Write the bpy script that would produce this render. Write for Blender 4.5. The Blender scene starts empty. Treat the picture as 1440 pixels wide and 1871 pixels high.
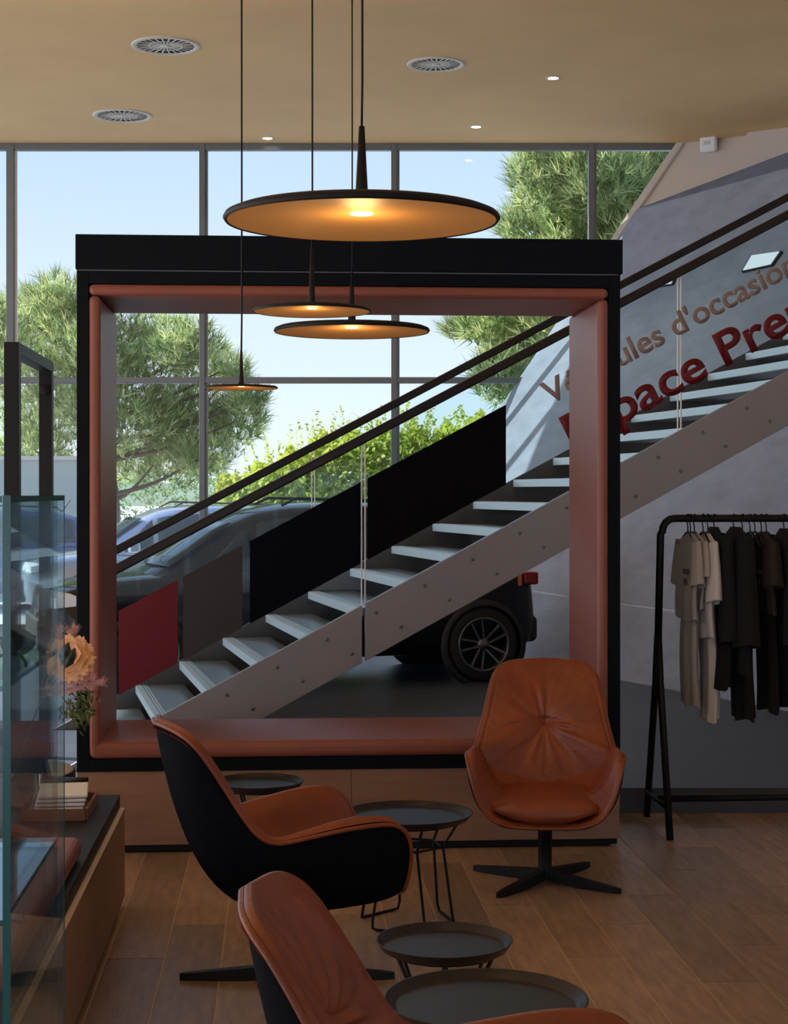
import bpy, bmesh, math, random
from mathutils import Vector, Matrix
import numpy as np
random.seed(7); rng = np.random.default_rng(7)
scn = bpy.context.scene
COL = scn.collection
R = math.radians

# ------------------------------------------------------------------ camera
F, PX, PY, H = 3080.0, 720.0, 900.0, 1.95      # focal length in px, vanishing column, horizon row, eye height
cam_d = bpy.data.cameras.new('camera'); cam = bpy.data.objects.new('camera', cam_d); COL.objects.link(cam)
cam.location = (0, 0, H); cam.rotation_euler = (R(90), 0, 0)
cam_d.sensor_fit = 'HORIZONTAL'; cam_d.sensor_width = 36.0; cam_d.lens = F / 1440 * 36
cam_d.shift_y = -(1871 / 2 - PY) / 1440.0
cam_d.clip_start = .05; cam_d.clip_end = 1500
scn.camera = cam
# ------------------------------------------------------------------ world, sun, exposure
w = bpy.data.worlds.new('sky'); scn.world = w; w.use_nodes = True
nt = w.node_tree; nt.nodes.clear()
out = nt.nodes.new('ShaderNodeOutputWorld'); bg = nt.nodes.new('ShaderNodeBackground')
tc = nt.nodes.new('ShaderNodeTexCoord'); sx = nt.nodes.new('ShaderNodeSeparateXYZ'); rp = nt.nodes.new('ShaderNodeValToRGB')
nt.links.new(tc.outputs['Generated'], sx.inputs[0]); nt.links.new(sx.outputs['Z'], rp.inputs[0])
e = rp.color_ramp.elements
e[0].position = 0.0; e[0].color = (.86, .93, 1.0, 1)
e[1].position = 1.0; e[1].color = (.22, .40, .85, 1)
x = rp.color_ramp.elements.new(.05); x.color = (.80, .90, 1.0, 1)
x = rp.color_ramp.elements.new(.20); x.color = (.56, .72, .98, 1)
nt.links.new(rp.outputs[0], bg.inputs[0]); bg.inputs[1].default_value = 1.0
nt.links.new(bg.outputs[0], out.inputs[0])
sun_d = bpy.data.lights.new('sun', 'SUN'); sun = bpy.data.objects.new('sun', sun_d); COL.objects.link(sun)
sun_d.energy = 11.0; sun_d.angle = R(.6); sun_d.color = (1, .95, .87)
sun_dir = Vector((.80, -.24, -.50))
sun.rotation_euler = sun_dir.to_track_quat('-Z', 'Y').to_euler()
scn.view_settings.view_transform = 'Standard'; scn.view_settings.look = 'None'
scn.view_settings.exposure = 0.35; scn.view_settings.gamma = 1.0; scn.view_settings.use_curve_mapping = False

# ------------------------------------------------------------------ helpers
def at(px, py, D): return Vector(((px - PX) / F * D, D, H + (PY - py) / F * D))
def ray(px, py): return Vector(((px - PX) / F, 1.0, (PY - py) / F))
def hit(px, py, p0, n):
    o = Vector((0, 0, H)); r = ray(px, py); return o + r * ((Vector(p0) - o).dot(n) / r.dot(n))
def floor_pt(px, py, z=0.0): return at(px, py, (H - z) * F / (py - PY))

class MB:
    def __init__(s): s.v = []; s.f = []; s.sm = []
    def add(s, v, f, smooth=False):
        b = len(s.v); s.v += [tuple(p) for p in v]
        s.f += [tuple(i + b for i in q) for q in f]; s.sm += [smooth] * len(f); return s
    def box(s, a, b):
        x0, y0, z0 = a; x1, y1, z1 = b
        return s.add([(x0,y0,z0),(x1,y0,z0),(x1,y1,z0),(x0,y1,z0),(x0,y0,z1),(x1,y0,z1),(x1,y1,z1),(x0,y1,z1)],
                     [(0,3,2,1),(4,5,6,7),(0,1,5,4),(1,2,6,5),(2,3,7,6),(3,0,4,7)])
    def prism(s, pts, off):                       # flat polygon pushed along a vector
        n = len(pts); P = [Vector(p) for p in pts]; o = Vector(off)
        v = P + [p + o for p in P]
        f = [tuple(range(n))[::-1], tuple(range(n, 2 * n))] + [(i, (i + 1) % n, n + (i + 1) % n, n + i) for i in range(n)]
        return s.add(v, f)
    def bar(s, a, b, wx, wz, up=(0, 0, 1)):       # square bar between two points
        a = Vector(a); b = Vector(b); d = (b - a).normalized(); u = Vector(up)
        sd = d.cross(u).normalized() * wx / 2; uu = sd.cross(d).normalized() * wz / 2
        v = [a - sd - uu, a + sd - uu, a + sd + uu, a - sd + uu, b - sd - uu, b + sd - uu, b + sd + uu, b - sd + uu]
        return s.add(v, [(0,3,2,1),(4,5,6,7),(0,1,5,4),(1,2,6,5),(2,3,7,6),(3,0,4,7)])
    def tube(s, pts, r, n=10, closed=False, cap=True, smooth=True):
        P = [Vector(p) for p in pts]; m = len(P); rr = r if isinstance(r, (list, tuple)) else [r] * m
        v = []; pu = None
        for i in range(m):
            if closed: t = P[(i + 1) % m] - P[i - 1]
            else: t = P[min(i + 1, m - 1)] - P[max(i - 1, 0)]
            t.normalize()
            if pu is None: pu = t.orthogonal().normalized()
            pu = (pu - t * pu.dot(t)); pu = pu.normalized() if pu.length > 1e-6 else t.orthogonal().normalized()
            q = t.cross(pu)
            for k in range(n):
                a = 2 * math.pi * k / n; v.append(P[i] + (pu * math.cos(a) + q * math.sin(a)) * rr[i])
        f = []
        for i in range(m if closed else m - 1):
            j = (i + 1) % m
            for k in range(n): f.append((i*n+k, i*n+(k+1)%n, j*n+(k+1)%n, j*n+k))
        s.add(v, f, smooth)
        if cap and not closed:
            s.add(v[:n], [tuple(range(n))[::-1]]); s.add(v[-n:], [tuple(range(n))])
        return s
    def lathe(s, prof, n=32, c=(0, 0, 0), smooth=True):
        v = []; f = []; m = len(prof)
        for r, z in prof:
            for k in range(n):
                a = 2 * math.pi * k / n; v.append((c[0] + r * math.cos(a), c[1] + r * math.sin(a), c[2] + z))
        for i in range(m - 1):
            for k in range(n): f.append((i*n+k, i*n+(k+1)%n, (i+1)*n+(k+1)%n, (i+1)*n+k))
        return s.add(v, f, smooth)
    def grid(s, rows, closed_u=False, smooth=True, flip=False):
        m = len(rows); n = len(rows[0]); v = [p for r in rows for p in r]; f = []
        for i in range(m - 1):
            for k in range(n if closed_u else n - 1):
                q = (i*n+k, i*n+(k+1)%n, (i+1)*n+(k+1)%n, (i+1)*n+k); f.append(q[::-1] if flip else q)
        return s.add(v, f, smooth)
    def xf(s, M): s.v = [tuple(M @ Vector(p)) for p in s.v]; return s
    def mesh(s, name):
        me = bpy.data.meshes.new(name); me.from_pydata(s.v, [], s.f)
        me.polygons.foreach_set('use_smooth', s.sm); me.update(); return me
    def build(s, name, m=None, parent=None, bevel=0, seg=2, sub=0, solid=0, fix=True):
        me = s.mesh(name)
        if fix:
            bm = bmesh.new(); bm.from_mesh(me); bmesh.ops.remove_doubles(bm, verts=bm.verts, dist=1e-5)
            bmesh.ops.recalc_face_normals(bm, faces=bm.faces); bm.to_mesh(me); bm.free()
        if m: me.materials.append(m)
        o = bpy.data.objects.new(name, me); COL.objects.link(o)
        if parent: o.parent = parent
        if solid: k = o.modifiers.new('solid', 'SOLIDIFY'); k.thickness = solid; k.offset = 0
        if bevel: k = o.modifiers.new('bevel', 'BEVEL'); k.width = bevel; k.segments = seg; k.limit_method = 'ANGLE'; k.angle_limit = R(40)
        if sub: k = o.modifiers.new('sub', 'SUBSURF'); k.levels = sub; k.render_levels = sub
        return o
def tag(o, label, cat=None, group=None, kind=None):
    o['label'] = label
    if cat: o['category'] = cat
    if group: o['group'] = group
    if kind: o['kind'] = kind
    return o
def thing(name, label, cat, loc=(0, 0, 0), rz=0.0, group=None, kind=None):
    o = bpy.data.objects.new(name, None); o.empty_display_size = .1; COL.objects.link(o)
    o.location = loc; o.rotation_euler = (0, 0, rz); return tag(o, label, cat, group, kind)
def copy_tree(o, parent=None):
    c = o.copy(); COL.objects.link(c); c.parent = parent
    for ch in list(o.children): copy_tree(ch, c)
    return c
def smooth_path(pts, n=6):                        # Catmull-Rom through the points
    P = [Vector(p) for p in pts]; r = []
    for i in range(len(P) - 1):
        a, b, c, d = P[max(i-1,0)], P[i], P[i+1], P[min(i+2,len(P)-1)]
        for k in range(n):
            t = k / n
            r.append(.5*((2*b)+(c-a)*t+(2*a-5*b+4*c-d)*t*t+(3*b-a-3*c+d)*t**3))
    r.append(P[-1]); return r

# ------------------------------------------------------------------ materials
def mat(name, c, rough=.5, metal=0, bump=0, bscale=40, var=0, vscale=4, stretch=(1,1,1), emit=None, es=0, coat=0, spec=.5, rnd=0):
    m = bpy.data.materials.new(name); m.use_nodes = True; n = m.node_tree.nodes; l = m.node_tree.links
    b = n['Principled BSDF']; b.inputs['Base Color'].default_value = (*c, 1)
    b.inputs['Roughness'].default_value = rough; b.inputs['Metallic'].default_value = metal
    b.inputs['Specular IOR Level'].default_value = spec
    b.inputs['Coat Weight'].default_value = coat; b.inputs['Coat Roughness'].default_value = .05
    if emit: b.inputs['Emission Color'].default_value = (*emit, 1); b.inputs['Emission Strength'].default_value = es
    if bump or var or rnd:
        t = n.new('ShaderNodeTexCoord'); mp = n.new('ShaderNodeMapping'); mp.inputs['Scale'].default_value = stretch
        l.new(t.outputs['Object'], mp.inputs['Vector'])
    if var or rnd:
        nz = n.new('ShaderNodeTexNoise'); nz.inputs['Scale'].default_value = vscale; nz.inputs['Detail'].default_value = 6
        nz.inputs['Roughness'].default_value = .6
        l.new(mp.outputs[0], nz.inputs['Vector'])
        rm = n.new('ShaderNodeMapRange'); rm.inputs[1].default_value = .3; rm.inputs[2].default_value = .7
        rm.inputs[3].default_value = 1 - var; rm.inputs[4].default_value = 1 + var
        l.new(nz.outputs[0], rm.inputs[0]); val = rm.outputs[0]
        if rnd:
            oi = n.new('ShaderNodeObjectInfo'); r2 = n.new('ShaderNodeMapRange')
            r2.inputs[3].default_value = 1 - rnd; r2.inputs[4].default_value = 1 + rnd
            l.new(oi.outputs['Random'], r2.inputs[0])
            mu = n.new('ShaderNodeMath'); mu.operation = 'MULTIPLY'; l.new(val, mu.inputs[0]); l.new(r2.outputs[0], mu.inputs[1]); val = mu.outputs[0]
            ad = n.new('ShaderNodeVectorMath'); ad.operation = 'ADD'; sc = n.new('ShaderNodeVectorMath'); sc.operation = 'SCALE'
            cb = n.new('ShaderNodeCombineXYZ'); m9 = n.new('ShaderNodeMath'); m9.operation = 'MULTIPLY'; m9.inputs[1].default_value = 37
            l.new(oi.outputs['Random'], m9.inputs[0]); l.new(m9.outputs[0], cb.inputs[0]); l.new(m9.outputs[0], cb.inputs[1])
            l.new(mp.outputs[0], ad.inputs[0]); l.new(cb.outputs[0], ad.inputs[1]); l.new(ad.outputs[0], nz.inputs['Vector'])
        mx = n.new('ShaderNodeVectorMath'); mx.operation = 'SCALE'; mx.inputs[0].default_value = c
        l.new(val, mx.inputs['Scale']); l.new(mx.outputs[0], b.inputs['Base Color'])
    if bump:
        nb = n.new('ShaderNodeTexNoise'); nb.inputs['Scale'].default_value = bscale; nb.inputs['Detail'].default_value = 4
        l.new(mp.outputs[0], nb.inputs['Vector'])
        bp = n.new('ShaderNodeBump'); bp.inputs['Strength'].default_value = bump; bp.inputs['Distance'].default_value = .01
        l.new(nb.outputs[0], bp.inputs['Height']); l.new(bp.outputs[0], b.inputs['Normal'])
    return m
def glass_mat(name, tint=(.95, .98, .97), refl=1.0, base=.0):
    m = bpy.data.materials.new(name); m.use_nodes = True; n = m.node_tree.nodes; l = m.node_tree.links; n.clear()
    o = n.new('ShaderNodeOutputMaterial'); t = n.new('ShaderNodeBsdfTransparent'); t.inputs[0].default_value = (*tint, 1)
    g = n.new('ShaderNodeBsdfGlossy'); g.inputs['Roughness'].default_value = .01; g.inputs[0].default_value = (.9, .95, 1, 1)
    fr = n.new('ShaderNodeFresnel'); fr.inputs[0].default_value = 1.45
    mu = n.new('ShaderNodeMath'); mu.operation = 'MULTIPLY_ADD'; mu.inputs[1].default_value = refl; mu.inputs[2].default_value = base
    mu.use_clamp = True
    l.new(fr.outputs[0], mu.inputs[0]); mx = n.new('ShaderNodeMixShader'); l.new(mu.outputs[0], mx.inputs[0])
    l.new(t.outputs[0], mx.inputs[1]); l.new(g.outputs[0], mx.inputs[2]); l.new(mx.outputs[0], o.inputs[0]); return m

def foliage_mat(name, c, var=.4, vs=1.2):
    m = bpy.data.materials.new(name); m.use_nodes = True; n = m.node_tree.nodes; l = m.node_tree.links; n.clear()
    o = n.new('ShaderNodeOutputMaterial'); d = n.new('ShaderNodeBsdfDiffuse'); tr = n.new('ShaderNodeBsdfTranslucent'); mx = n.new('ShaderNodeMixShader'); mx.inputs[0].default_value = .45
    t = n.new('ShaderNodeTexCoord'); nz = n.new('ShaderNodeTexNoise'); nz.inputs['Scale'].default_value = vs; nz.inputs['Detail'].default_value = 4
    rm = n.new('ShaderNodeMapRange'); rm.inputs[1].default_value = .3; rm.inputs[2].default_value = .7; rm.inputs[3].default_value = 1 - var; rm.inputs[4].default_value = 1 + var
    sc = n.new('ShaderNodeVectorMath'); sc.operation = 'SCALE'; sc.inputs[0].default_value = c
    l.new(t.outputs['Object'], nz.inputs['Vector']); l.new(nz.outputs[0], rm.inputs[0]); l.new(rm.outputs[0], sc.inputs['Scale'])
    l.new(sc.outputs[0], d.inputs[0]); l.new(sc.outputs[0], tr.inputs[0]); l.new(d.outputs[0], mx.inputs[1]); l.new(tr.outputs[0], mx.inputs[2]); l.new(mx.outputs[0], o.inputs[0]); return m

M = dict(
 leather = mat('cognac leather', (.225, .054, .021), .38, bump=.25, bscale=55, var=.22, vscale=5),
 pad = mat('terracotta upholstery', (.25, .080, .060), .42, bump=.12, bscale=300, var=.08, vscale=3),
 felt = mat('charcoal felt', (.004, .005, .009), .9, bump=.4, bscale=400, var=.2, vscale=30, spec=.08),
 black = mat('matt black metal', (.007, .009, .012), .5, spec=.25),
 navy = mat('navy lacquer', (.002, .005, .010), .6, spec=.12),
 tray = mat('black tray lacquer', (.012, .014, .022), .36, spec=.35),
 plank = mat('oak plank', (.30, .212, .150), .36, bump=.12, bscale=30, var=.28, vscale=5, stretch=(6, .8, 1), rnd=.26),
 oak = mat('oak veneer', (.27, .160, .115), .5, bump=.08, bscale=20, var=.16, vscale=3, stretch=(.8, .8, 8)),
 grout = mat('plank joint', (.62, .50, .38), .8),
 tile = mat('dark floor tile', (.045, .055, .080), .45, var=.15, vscale=2, stretch=(.5, 4, 1)),
 ceil = mat('tan plaster ceiling', (.84, .56, .27), .8, var=.06, vscale=.7),
 grey = mat('blue grey stone wall', (.32, .36, .46), .75, bump=.5, bscale=6, var=.13, vscale=2.5, stretch=(1, 1, 2.2)),
 white = mat('white plaster', (.72, .66, .60), .8),
 joint = mat('pale joint strip', (.9, .92, .95), .4),
 alu = mat('grey aluminium profile', (.20, .22, .24), .4, metal=.6),
 steel = mat('grey painted steel', (.33, .345, .395), .42, var=.05, vscale=2),
 steeld = mat('dark grey steel', (.09, .09, .10), .5),
 tread = mat('ribbed grey tread', (.20, .25, .30), .3, bump=.1, bscale=100),
 nosing = mat('brushed light nosing', (.70, .84, .95), .3, metal=.1),
 rail = mat('brown black handrail', (.016, .014, .014), .35, spec=.4),
 film_r = mat('dark red film', (.15, .003, .018), .6),
 film_g = mat('warm grey film', (.044, .046, .054), .6),
 film_n = mat('midnight film', (.003, .004, .012), .7, spec=.1),
 film_b = mat('black film', (.003, .003, .006), .7, spec=.1),
 text_r = mat('red lettering', (.18, .004, .012), .5),
 text_g = mat('taupe lettering', (.36, .285, .275), .6),
 gold = mat('gold satin dish', (.62, .33, .11), .5, metal=.15),
 lamp = mat('warm diffuser', (1, .8, .5), .5, emit=(1, .60, .20), es=9),
 spot = mat('downlight glow', (1, .95, .9), .5, emit=(1, .93, .85), es=12),
 grille = mat('cream painted grille', (.70, .66, .58), .5),
 dark = mat('void black', (.006, .006, .007), .8),
 lit_edge = mat('pale lit edge', (.75, .62, .48), .4),
 teal = mat('green glass edge', (.012, .10, .115), .15),
 car_b = mat('black car paint', (.003, .004, .006), .6, coat=.6, spec=.08),
 car_s = mat('silver blue car paint', (.42, .47, .55), .25, metal=.6, coat=1),
 car_n = mat('deep blue car paint', (.02, .05, .16), .22, coat=1),
 plastic = mat('black plastic', (.012, .012, .013), .6),
 tyre = mat('tyre rubber', (.010, .010, .011), .75),
 alloy = mat('dark alloy', (.16, .16, .17), .3, metal=.8),
 carglass = mat('tinted car glass', (.008, .02, .024), .04, spec=.45),
 headlamp = mat('clear headlamp', (.75, .8, .85), .1),
 tail = mat('red tail lamp', (.25, .006, .01), .15),
 amber = mat('amber strip', (.6, .16, .02), .3),
 beige = mat('beige cotton', (.38, .36, .35), .95, bump=.2, bscale=200),
 ecru = mat('ecru cotton', (.58, .57, .58), .95, bump=.2, bscale=200),
 stone = mat('stone grey cotton', (.34, .34, .345), .95, bump=.2, bscale=200),
 blackc = mat('black cloth', (.004, .005, .008), .95),
 brownc = mat('dark brown cloth', (.022, .018, .020), .95),
 print = mat('faded print', (.10, .095, .09), .9),
 needle = foliage_mat('pine needles', (.23, .32, .13)),
 needle2 = foliage_mat('light pine needles', (.52, .58, .27)),
 leaf = foliage_mat('hedge leaves', (.42, .48, .08)),
 bark = mat('pine bark', (.10, .07, .05), .9, bump=.8, bscale=10),
 asphalt = mat('pale paving', (.54, .56, .60), .9, var=.1, vscale=.6),
 render = mat('pale green render', (.50, .56, .50), .9),
 hill = mat('hazy hillside', (.16, .22, .15), .9, var=.3, vscale=.1),
 peach = mat('peach petals', (.92, .58, .33), .7, var=.10, vscale=20),
 pampas = mat('dusty pink plume', (.62, .34, .32), .9),
 green = mat('olive foliage', (.09, .12, .03), .7),
 dgreen = mat('dark leaf', (.012, .022, .012), .5),
 ceramic = mat('grey ceramic', (.30, .30, .32), .4),
 paper = mat('white paper', (.75, .77, .80), .7),
 traywood = mat('walnut tray', (.20, .10, .06), .5),
 chrome = mat('chrome', (.55, .57, .60), .15, metal=1),
 glass = glass_mat('window glass', (.92, .94, .95), .6, .0),
 cglass = glass_mat('case glass', (.90, .955, .955), 0.5, .015),
 bglass = glass_mat('balustrade glass', (.92, .965, .97), .25, .0),
)
# ================================================================== structure
RA = R(3.9)                                       # the room grid is turned 3.9 degrees
EX = Vector((math.cos(RA), math.sin(RA), 0)); EY = Vector((-math.sin(RA), math.cos(RA), 0))
WD, CZ, FZ, FE = 22.0, 6.5, .15, 10.27            # window distance, ceiling height, raised floor, edge of oak floor
# oak floor: planks over a dark joint bed
fl = thing('floor', 'oak plank floor with staggered boards', 'floor', kind='structure')
MB().box((-9, -6, -.12), (9, FE, -.0025)).build('floor_bed', M['grout'], fl)
PW, PL, G = .24, 1.45, .0028
pm = MB().box((G, G, -.011), (PW - G, PL - G, 0)).mesh('plank'); pm.materials.append(M['plank'])
npl = 0
for i in range(-14, 16):
    off = (i * .53) % PL
    for j in range(1, 9):
        p = EX * (i * PW) + EY * (j * PL + off)
        c = p + EX * PW / 2 + EY * PL / 2
        if not (3.4 < c.y < FE + .7 and abs(c.x) < .27 * c.y + .35): continue
        if c.y + PL / 2 + .02 > FE:               # boards at the edge are cut square to it
            L = (FE - p.y - PW * math.sin(RA)) / math.cos(RA) - .004
            if L < .06: continue
            o = MB().box((G, G, -.011), (PW - G, L, 0)).build('plank', M['plank'], fl)
        else:
            o = bpy.data.objects.new('plank', pm); COL.objects.link(o); o.parent = fl
        o.location = p; o.rotation_euler = (0, 0, RA); npl += 1
far = MB()
far.box((-9, -6, -.011), (9, 2.8, 0)); far.build('plank_field', M['plank'], fl)
f2 = MB().box((-12, FE, -.3), (9, WD + .2, FZ)).build('floor', M['tile']); tag(f2, 'raised dark grey tiled showroom floor', 'floor', kind='structure')
tag(MB().box((-12, -6, CZ), (11, WD + .4, CZ + .3)).build('ceiling', M['ceil']), 'tan plastered ceiling', 'ceiling', kind='structure')
tag(MB().box((-300, WD + .21, -.4), (300, 400, 0)).box((-300, -200, -.4), (-12.01, WD + .21, 0)).box((-12.01, -200, -.4), (300, -6.01, 0)).box((9.01, -6.01, -.4), (300, WD + .21, 0)).build('ground', M['asphalt']), 'pale paved ground outside the window', 'ground', kind='structure')  # unseen side and rear parts added to bounce light onto the ceiling
tag(MB().box((7.5, -6, 0), (7.8, 16, CZ)).build('wall_right', M['white']), 'plain white side wall', 'wall', kind='structure')

tag(MB().box((-12, -6.3, 2.5), (7.5, -6, CZ)).build('wall_back_light_block', M['white']), 'unseen white rear wall added to limit light from the open back', 'wall', kind='structure')  # unseen wall added to cut fill from the open rear, gap left below
# window wall
win = thing('window_1', 'full height glazed wall with slim grey mullions', 'window', kind='structure')
mx = [-345, 20, 370, 720, 1080, 1440]             # mullion columns in the picture, taken at the window's distance
MX = [(p - PX) / F * WD for p in mx]; MX = [MX[0] - 5, MX[0] - 2.5] + MX
tz = at(0, 695, WD).z
for k, X in enumerate(MX):
    wd = .10 if k == 3 else .075
    MB().box((X - wd/2, WD - .06, FZ), (X + wd/2, WD + .06, CZ)).build('mullion', M['alu'], win, bevel=.006)
    MB().box((X + wd/2, WD - .012, FZ), (X + wd/2 + .035, WD + .012, CZ)).build('glazing_bead', M['joint'] if k == 3 else M['alu'], win)
for k in range(len(MX) - 1):
    a, b = MX[k] + .0375, MX[k+1] - .0375
    MB().box((a, WD - .05, tz - .04), (b, WD + .05, tz + .04)).build('transom', M['alu'], win, bevel=.006)
    MB().box((a, WD - .05, CZ - .09), (b, WD + .05, CZ)).build('head_rail', M['alu'], win, bevel=.005)
    MB().box((a, WD - .05, FZ), (b, WD + .05, FZ + .08)).build('sill_rail', M['alu'], win, bevel=.005)
    MB().box((a, WD - .006, tz + .04), (b, WD + .006, CZ - .09)).build('pane', M['glass'], win)
    MB().box((a, WD - .006, FZ + .08), (b, WD + .006, tz - .04)).build('pane', M['glass'], win)

# leaning walls at the right: both spring from one sloping line in the window plane
A = at(1237, 263, WD); A = Vector((A.x, WD, CZ)); B = Vector(((641 - PX) / F * WD, WD, FZ))
d1 = Vector((math.cos(R(65)), -math.sin(R(65)), 0)); d2 = Vector((math.cos(R(33)), -math.sin(R(33)), 0))
n1 = d1.cross(A - B).normalized(); n2 = d2.cross(A - B).normalized()
if n1.y > 0: n1 = -n1
if n2.y > 0: n2 = -n2
wl = thing('wall_leaning', 'leaning blue grey stone wall behind the stairs', 'wall', kind='structure')
e1 = (A - B)
def on(s, t, d=d1): return B + e1 * s + d * t
def st(px, py):                                   # picture point -> (s,t) on the grey wall
    p = hit(px, py, B, n1) - B; s = p.z / e1.z; t = (p - e1 * s).dot(d1); return s, t
top_l = .861; tr = st(1440, 308); top_far = (top_l + (tr[0] - top_l) * 4.5 / tr[1], 4.5)
j0, j1 = st(970, 1078), st(1237, 1115)
jl = lambda t: j0[0] + (j1[0] - j0[0]) * (t - j0[1]) / (j1[1] - j0[1])
T1 = 11.5; tf = lambda t: min(1.0, top_l + (tr[0] - top_l) * t / tr[1])
g = .002
tc_ = (1 - top_l) * tr[1] / (tr[0] - top_l)
def slab(pts, name, m, thick, n=n1):
    return MB().prism([on(*p) for p in pts], -n * thick).build(name, m, wl, bevel=.01)
slab([(jl(0) + g, 0), (jl(T1) + g, T1), (1, T1), (1, tc_), (top_l, 0)], 'wall_panel', M['grey'], .12)
slab([(0, 0), (0, T1), (jl(T1) - g, T1), (jl(0) - g, 0)], 'wall_panel', M['grey'], .12)
MB().prism([on(jl(0) - g, 0) - n1*.02, on(jl(T1) - g, T1) - n1*.02, on(jl(T1) + g, T1) - n1*.02, on(jl(0) + g, 0) - n1*.02], -n1 * .05).build('joint_strip', M['joint'], wl)
ww = thing('wall_upper', 'white leaning wall above the grey stone wall', 'wall', kind='structure')
def on2(s, t): return B + e1 * s + d2 * t
MB().prism([on2(.5, 0.02), on2(.5, 5), on2(1, 5), on2(1, 0.02)], -n2 * .1).build('wall_panel', M['white'], ww)
MB().prism([on2(.80, 0), on2(.80, .12), on2(1, .12), on2(1, 0)], n2 * .05).build('trim_strip', M['white'], ww, bevel=.01)
# the projecting white fold that crosses the upper wall
fa = hit(1378, 247, B, n2); fb = hit(1300, 350, B, n2)
dv = (fb - fa).normalized()
MB().prism([fa - dv*.1, fa + d2*1.9 - dv*.1, fb + d2*1.9 + dv*.6, fb + dv*.6], n2 * .16).build('wall_fold', M['white'], ww, bevel=.02)
so = hit(1300, 267, B, n2)
sb = thing('motion_sensor', 'small white rounded sensor box high on the white wall', 'sensor', so + n2 * .045)
q = MB().box((-.11, -.10, -.11), (.11, .0, .11)); q.build('housing', M['joint'], sb, bevel=.035, seg=4)
MB().box((-.05, -.104, -.02), (.05, -.10, .03)).build('sensor_lens', M['white'], sb, bevel=.002)
sb.rotation_euler = (0, 0, math.atan2(-n2.x, n2.y) + math.pi)

# two glowing panels on the grey wall imitate reflections in the balustrade glass
for (pts, lab) in (([(1362,497),(1378,470),(1428,463),(1412,486)], 'slanted white glowing panel imitating a glass reflection above the word occasion'),
                   ([(1190,527),(1206,516),(1236,508),(1230,521)], 'small slanted white glowing panel imitating a glass reflection behind the near handrail')):
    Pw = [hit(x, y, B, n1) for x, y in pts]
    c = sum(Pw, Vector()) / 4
    t = thing('reflection_panel', lab, 'reflection panel', c, group='slanted reflection panels')
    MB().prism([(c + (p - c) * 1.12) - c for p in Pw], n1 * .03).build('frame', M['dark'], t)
    MB().prism([p - c + n1 * .03 for p in Pw], n1 * .01).build('diffuser', mat('pale reflection glow', (.8,.85,.9), .5, emit=(.8,.9,1), es=.45), t)  # glow drawn for mirrored ceiling light; no lamp stands here

# ceiling fittings
def vent(px, py, dia, lab):
    p = at(px, py, (CZ - H) * F / (PY - py)); r = dia / 2
    t = thing('ceiling_vent', lab, 'vent', (p.x, p.y, CZ), group='round ceiling vents')
    MB().lathe([(r*.83, -.004), (r*.84, -.012), (r*.96, -.014), (r, -.006), (r, 0)], 40).build('ring', M['grille'], t)
    MB().lathe([(0.001, -.003), (r*.84, -.003)], 40).build('plenum', M['dark'], t)
    blade = MB().box((r*.16, -.008, -.008), (r*.84, .008, -.0035)).mesh('blade'); blade.materials.append(M['grille'])
    for k in range(24):
        o = bpy.data.objects.new('blade', blade); COL.objects.link(o); o.parent = t; o.rotation_euler = (0, 0, 2*math.pi*k/24)
    MB().lathe([(r*.50, -.009), (r*.50, -.004), (r*.46,-.004), (r*.46,-.009), (r*.50,-.009)], 30).build('inner_ring', M['grille'], t)
    MB().lathe([(.001, -.010), (r*.16, -.010), (r*.16, -.003)], 12).build('hub', M['grille'], t)
vent(303, 83, .70, 'large round cream ceiling vent nearest the top left of the photo')
vent(224, 211, .72, 'round cream ceiling vent close to the window on the left')
vent(797, 117, .62, 'round cream ceiling vent right of the pendant cables')
def downlight(px, py, lab):
    p = at(px, py, (CZ - H) * F / (PY - py))
    t = thing('downlight', lab, 'downlight', (p.x, p.y, CZ), group='recessed ceiling downlights')
    MB().lathe([(.058, -.008), (.075, -.012), (.085, 0)], 24).build('trim_ring', M['grille'], t)
    MB().lathe([(.001, -.007), (.060, -.007)], 24).build('lens', M['spot'], t)
    l = bpy.data.lights.new('downlight_beam', 'SPOT'); l.energy = 60; l.spot_size = R(95); l.spot_blend = .6; l.color = (1, .86, .68); l.shadow_soft_size = .06
    o = bpy.data.objects.new('downlight_beam', l); COL.objects.link(o); o.parent = t; o.location = (0, 0, -.03)
downlight(489, 252, 'recessed downlight at the window edge left of the pendants')
downlight(870, 231, 'recessed downlight at the window edge right of the pendants')
downlight(1011, 142, 'recessed downlight in the right half of the ceiling')

# ================================================================== staircase
S0 = Vector((-1.5, 11.0, 0)); E1 = Vector((.976, .218, 0)).normalized(); E2 = Vector((-.218, .976, 0)).normalized()
SL = .524; SW = 2.0; ST = .386
def top(t): return .476 + SL * (t + .053)
def sp(t, w, z): return S0 + E1 * t + E2 * w + Vector((0, 0, z))
T0, TE = (FZ - .476) / SL - .053, 6.4
stair = thing('staircase', 'straight open staircase with grey steel stringers, pale treads and glass balustrade', 'staircase', sp(T0, 0, FZ))
so_ = stair.location.copy()
def sbuild(mb, *a, **k): mb.v = [tuple(Vector(p) - so_) for p in mb.v]; return mb.build(*a, **k)
def stringer(ta, tb, w0, m):
    pts = []
    lo = lambda t: max(FZ, top(t) - ST)
    tk = T0 + ST / SL
    pts = [sp(ta, w0, top(ta)), sp(tb, w0, top(tb)), sp(tb, w0, lo(tb))]
    if ta < tk < tb: pts.append(sp(tk, w0, FZ))
    if lo(ta) < top(ta) - .01: pts.append(sp(ta, w0, lo(ta)))
    return sbuild(MB().prism(pts, E2 * .035), 'stringer', m, stair, bevel=.003)
TJ = 1.33
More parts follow.
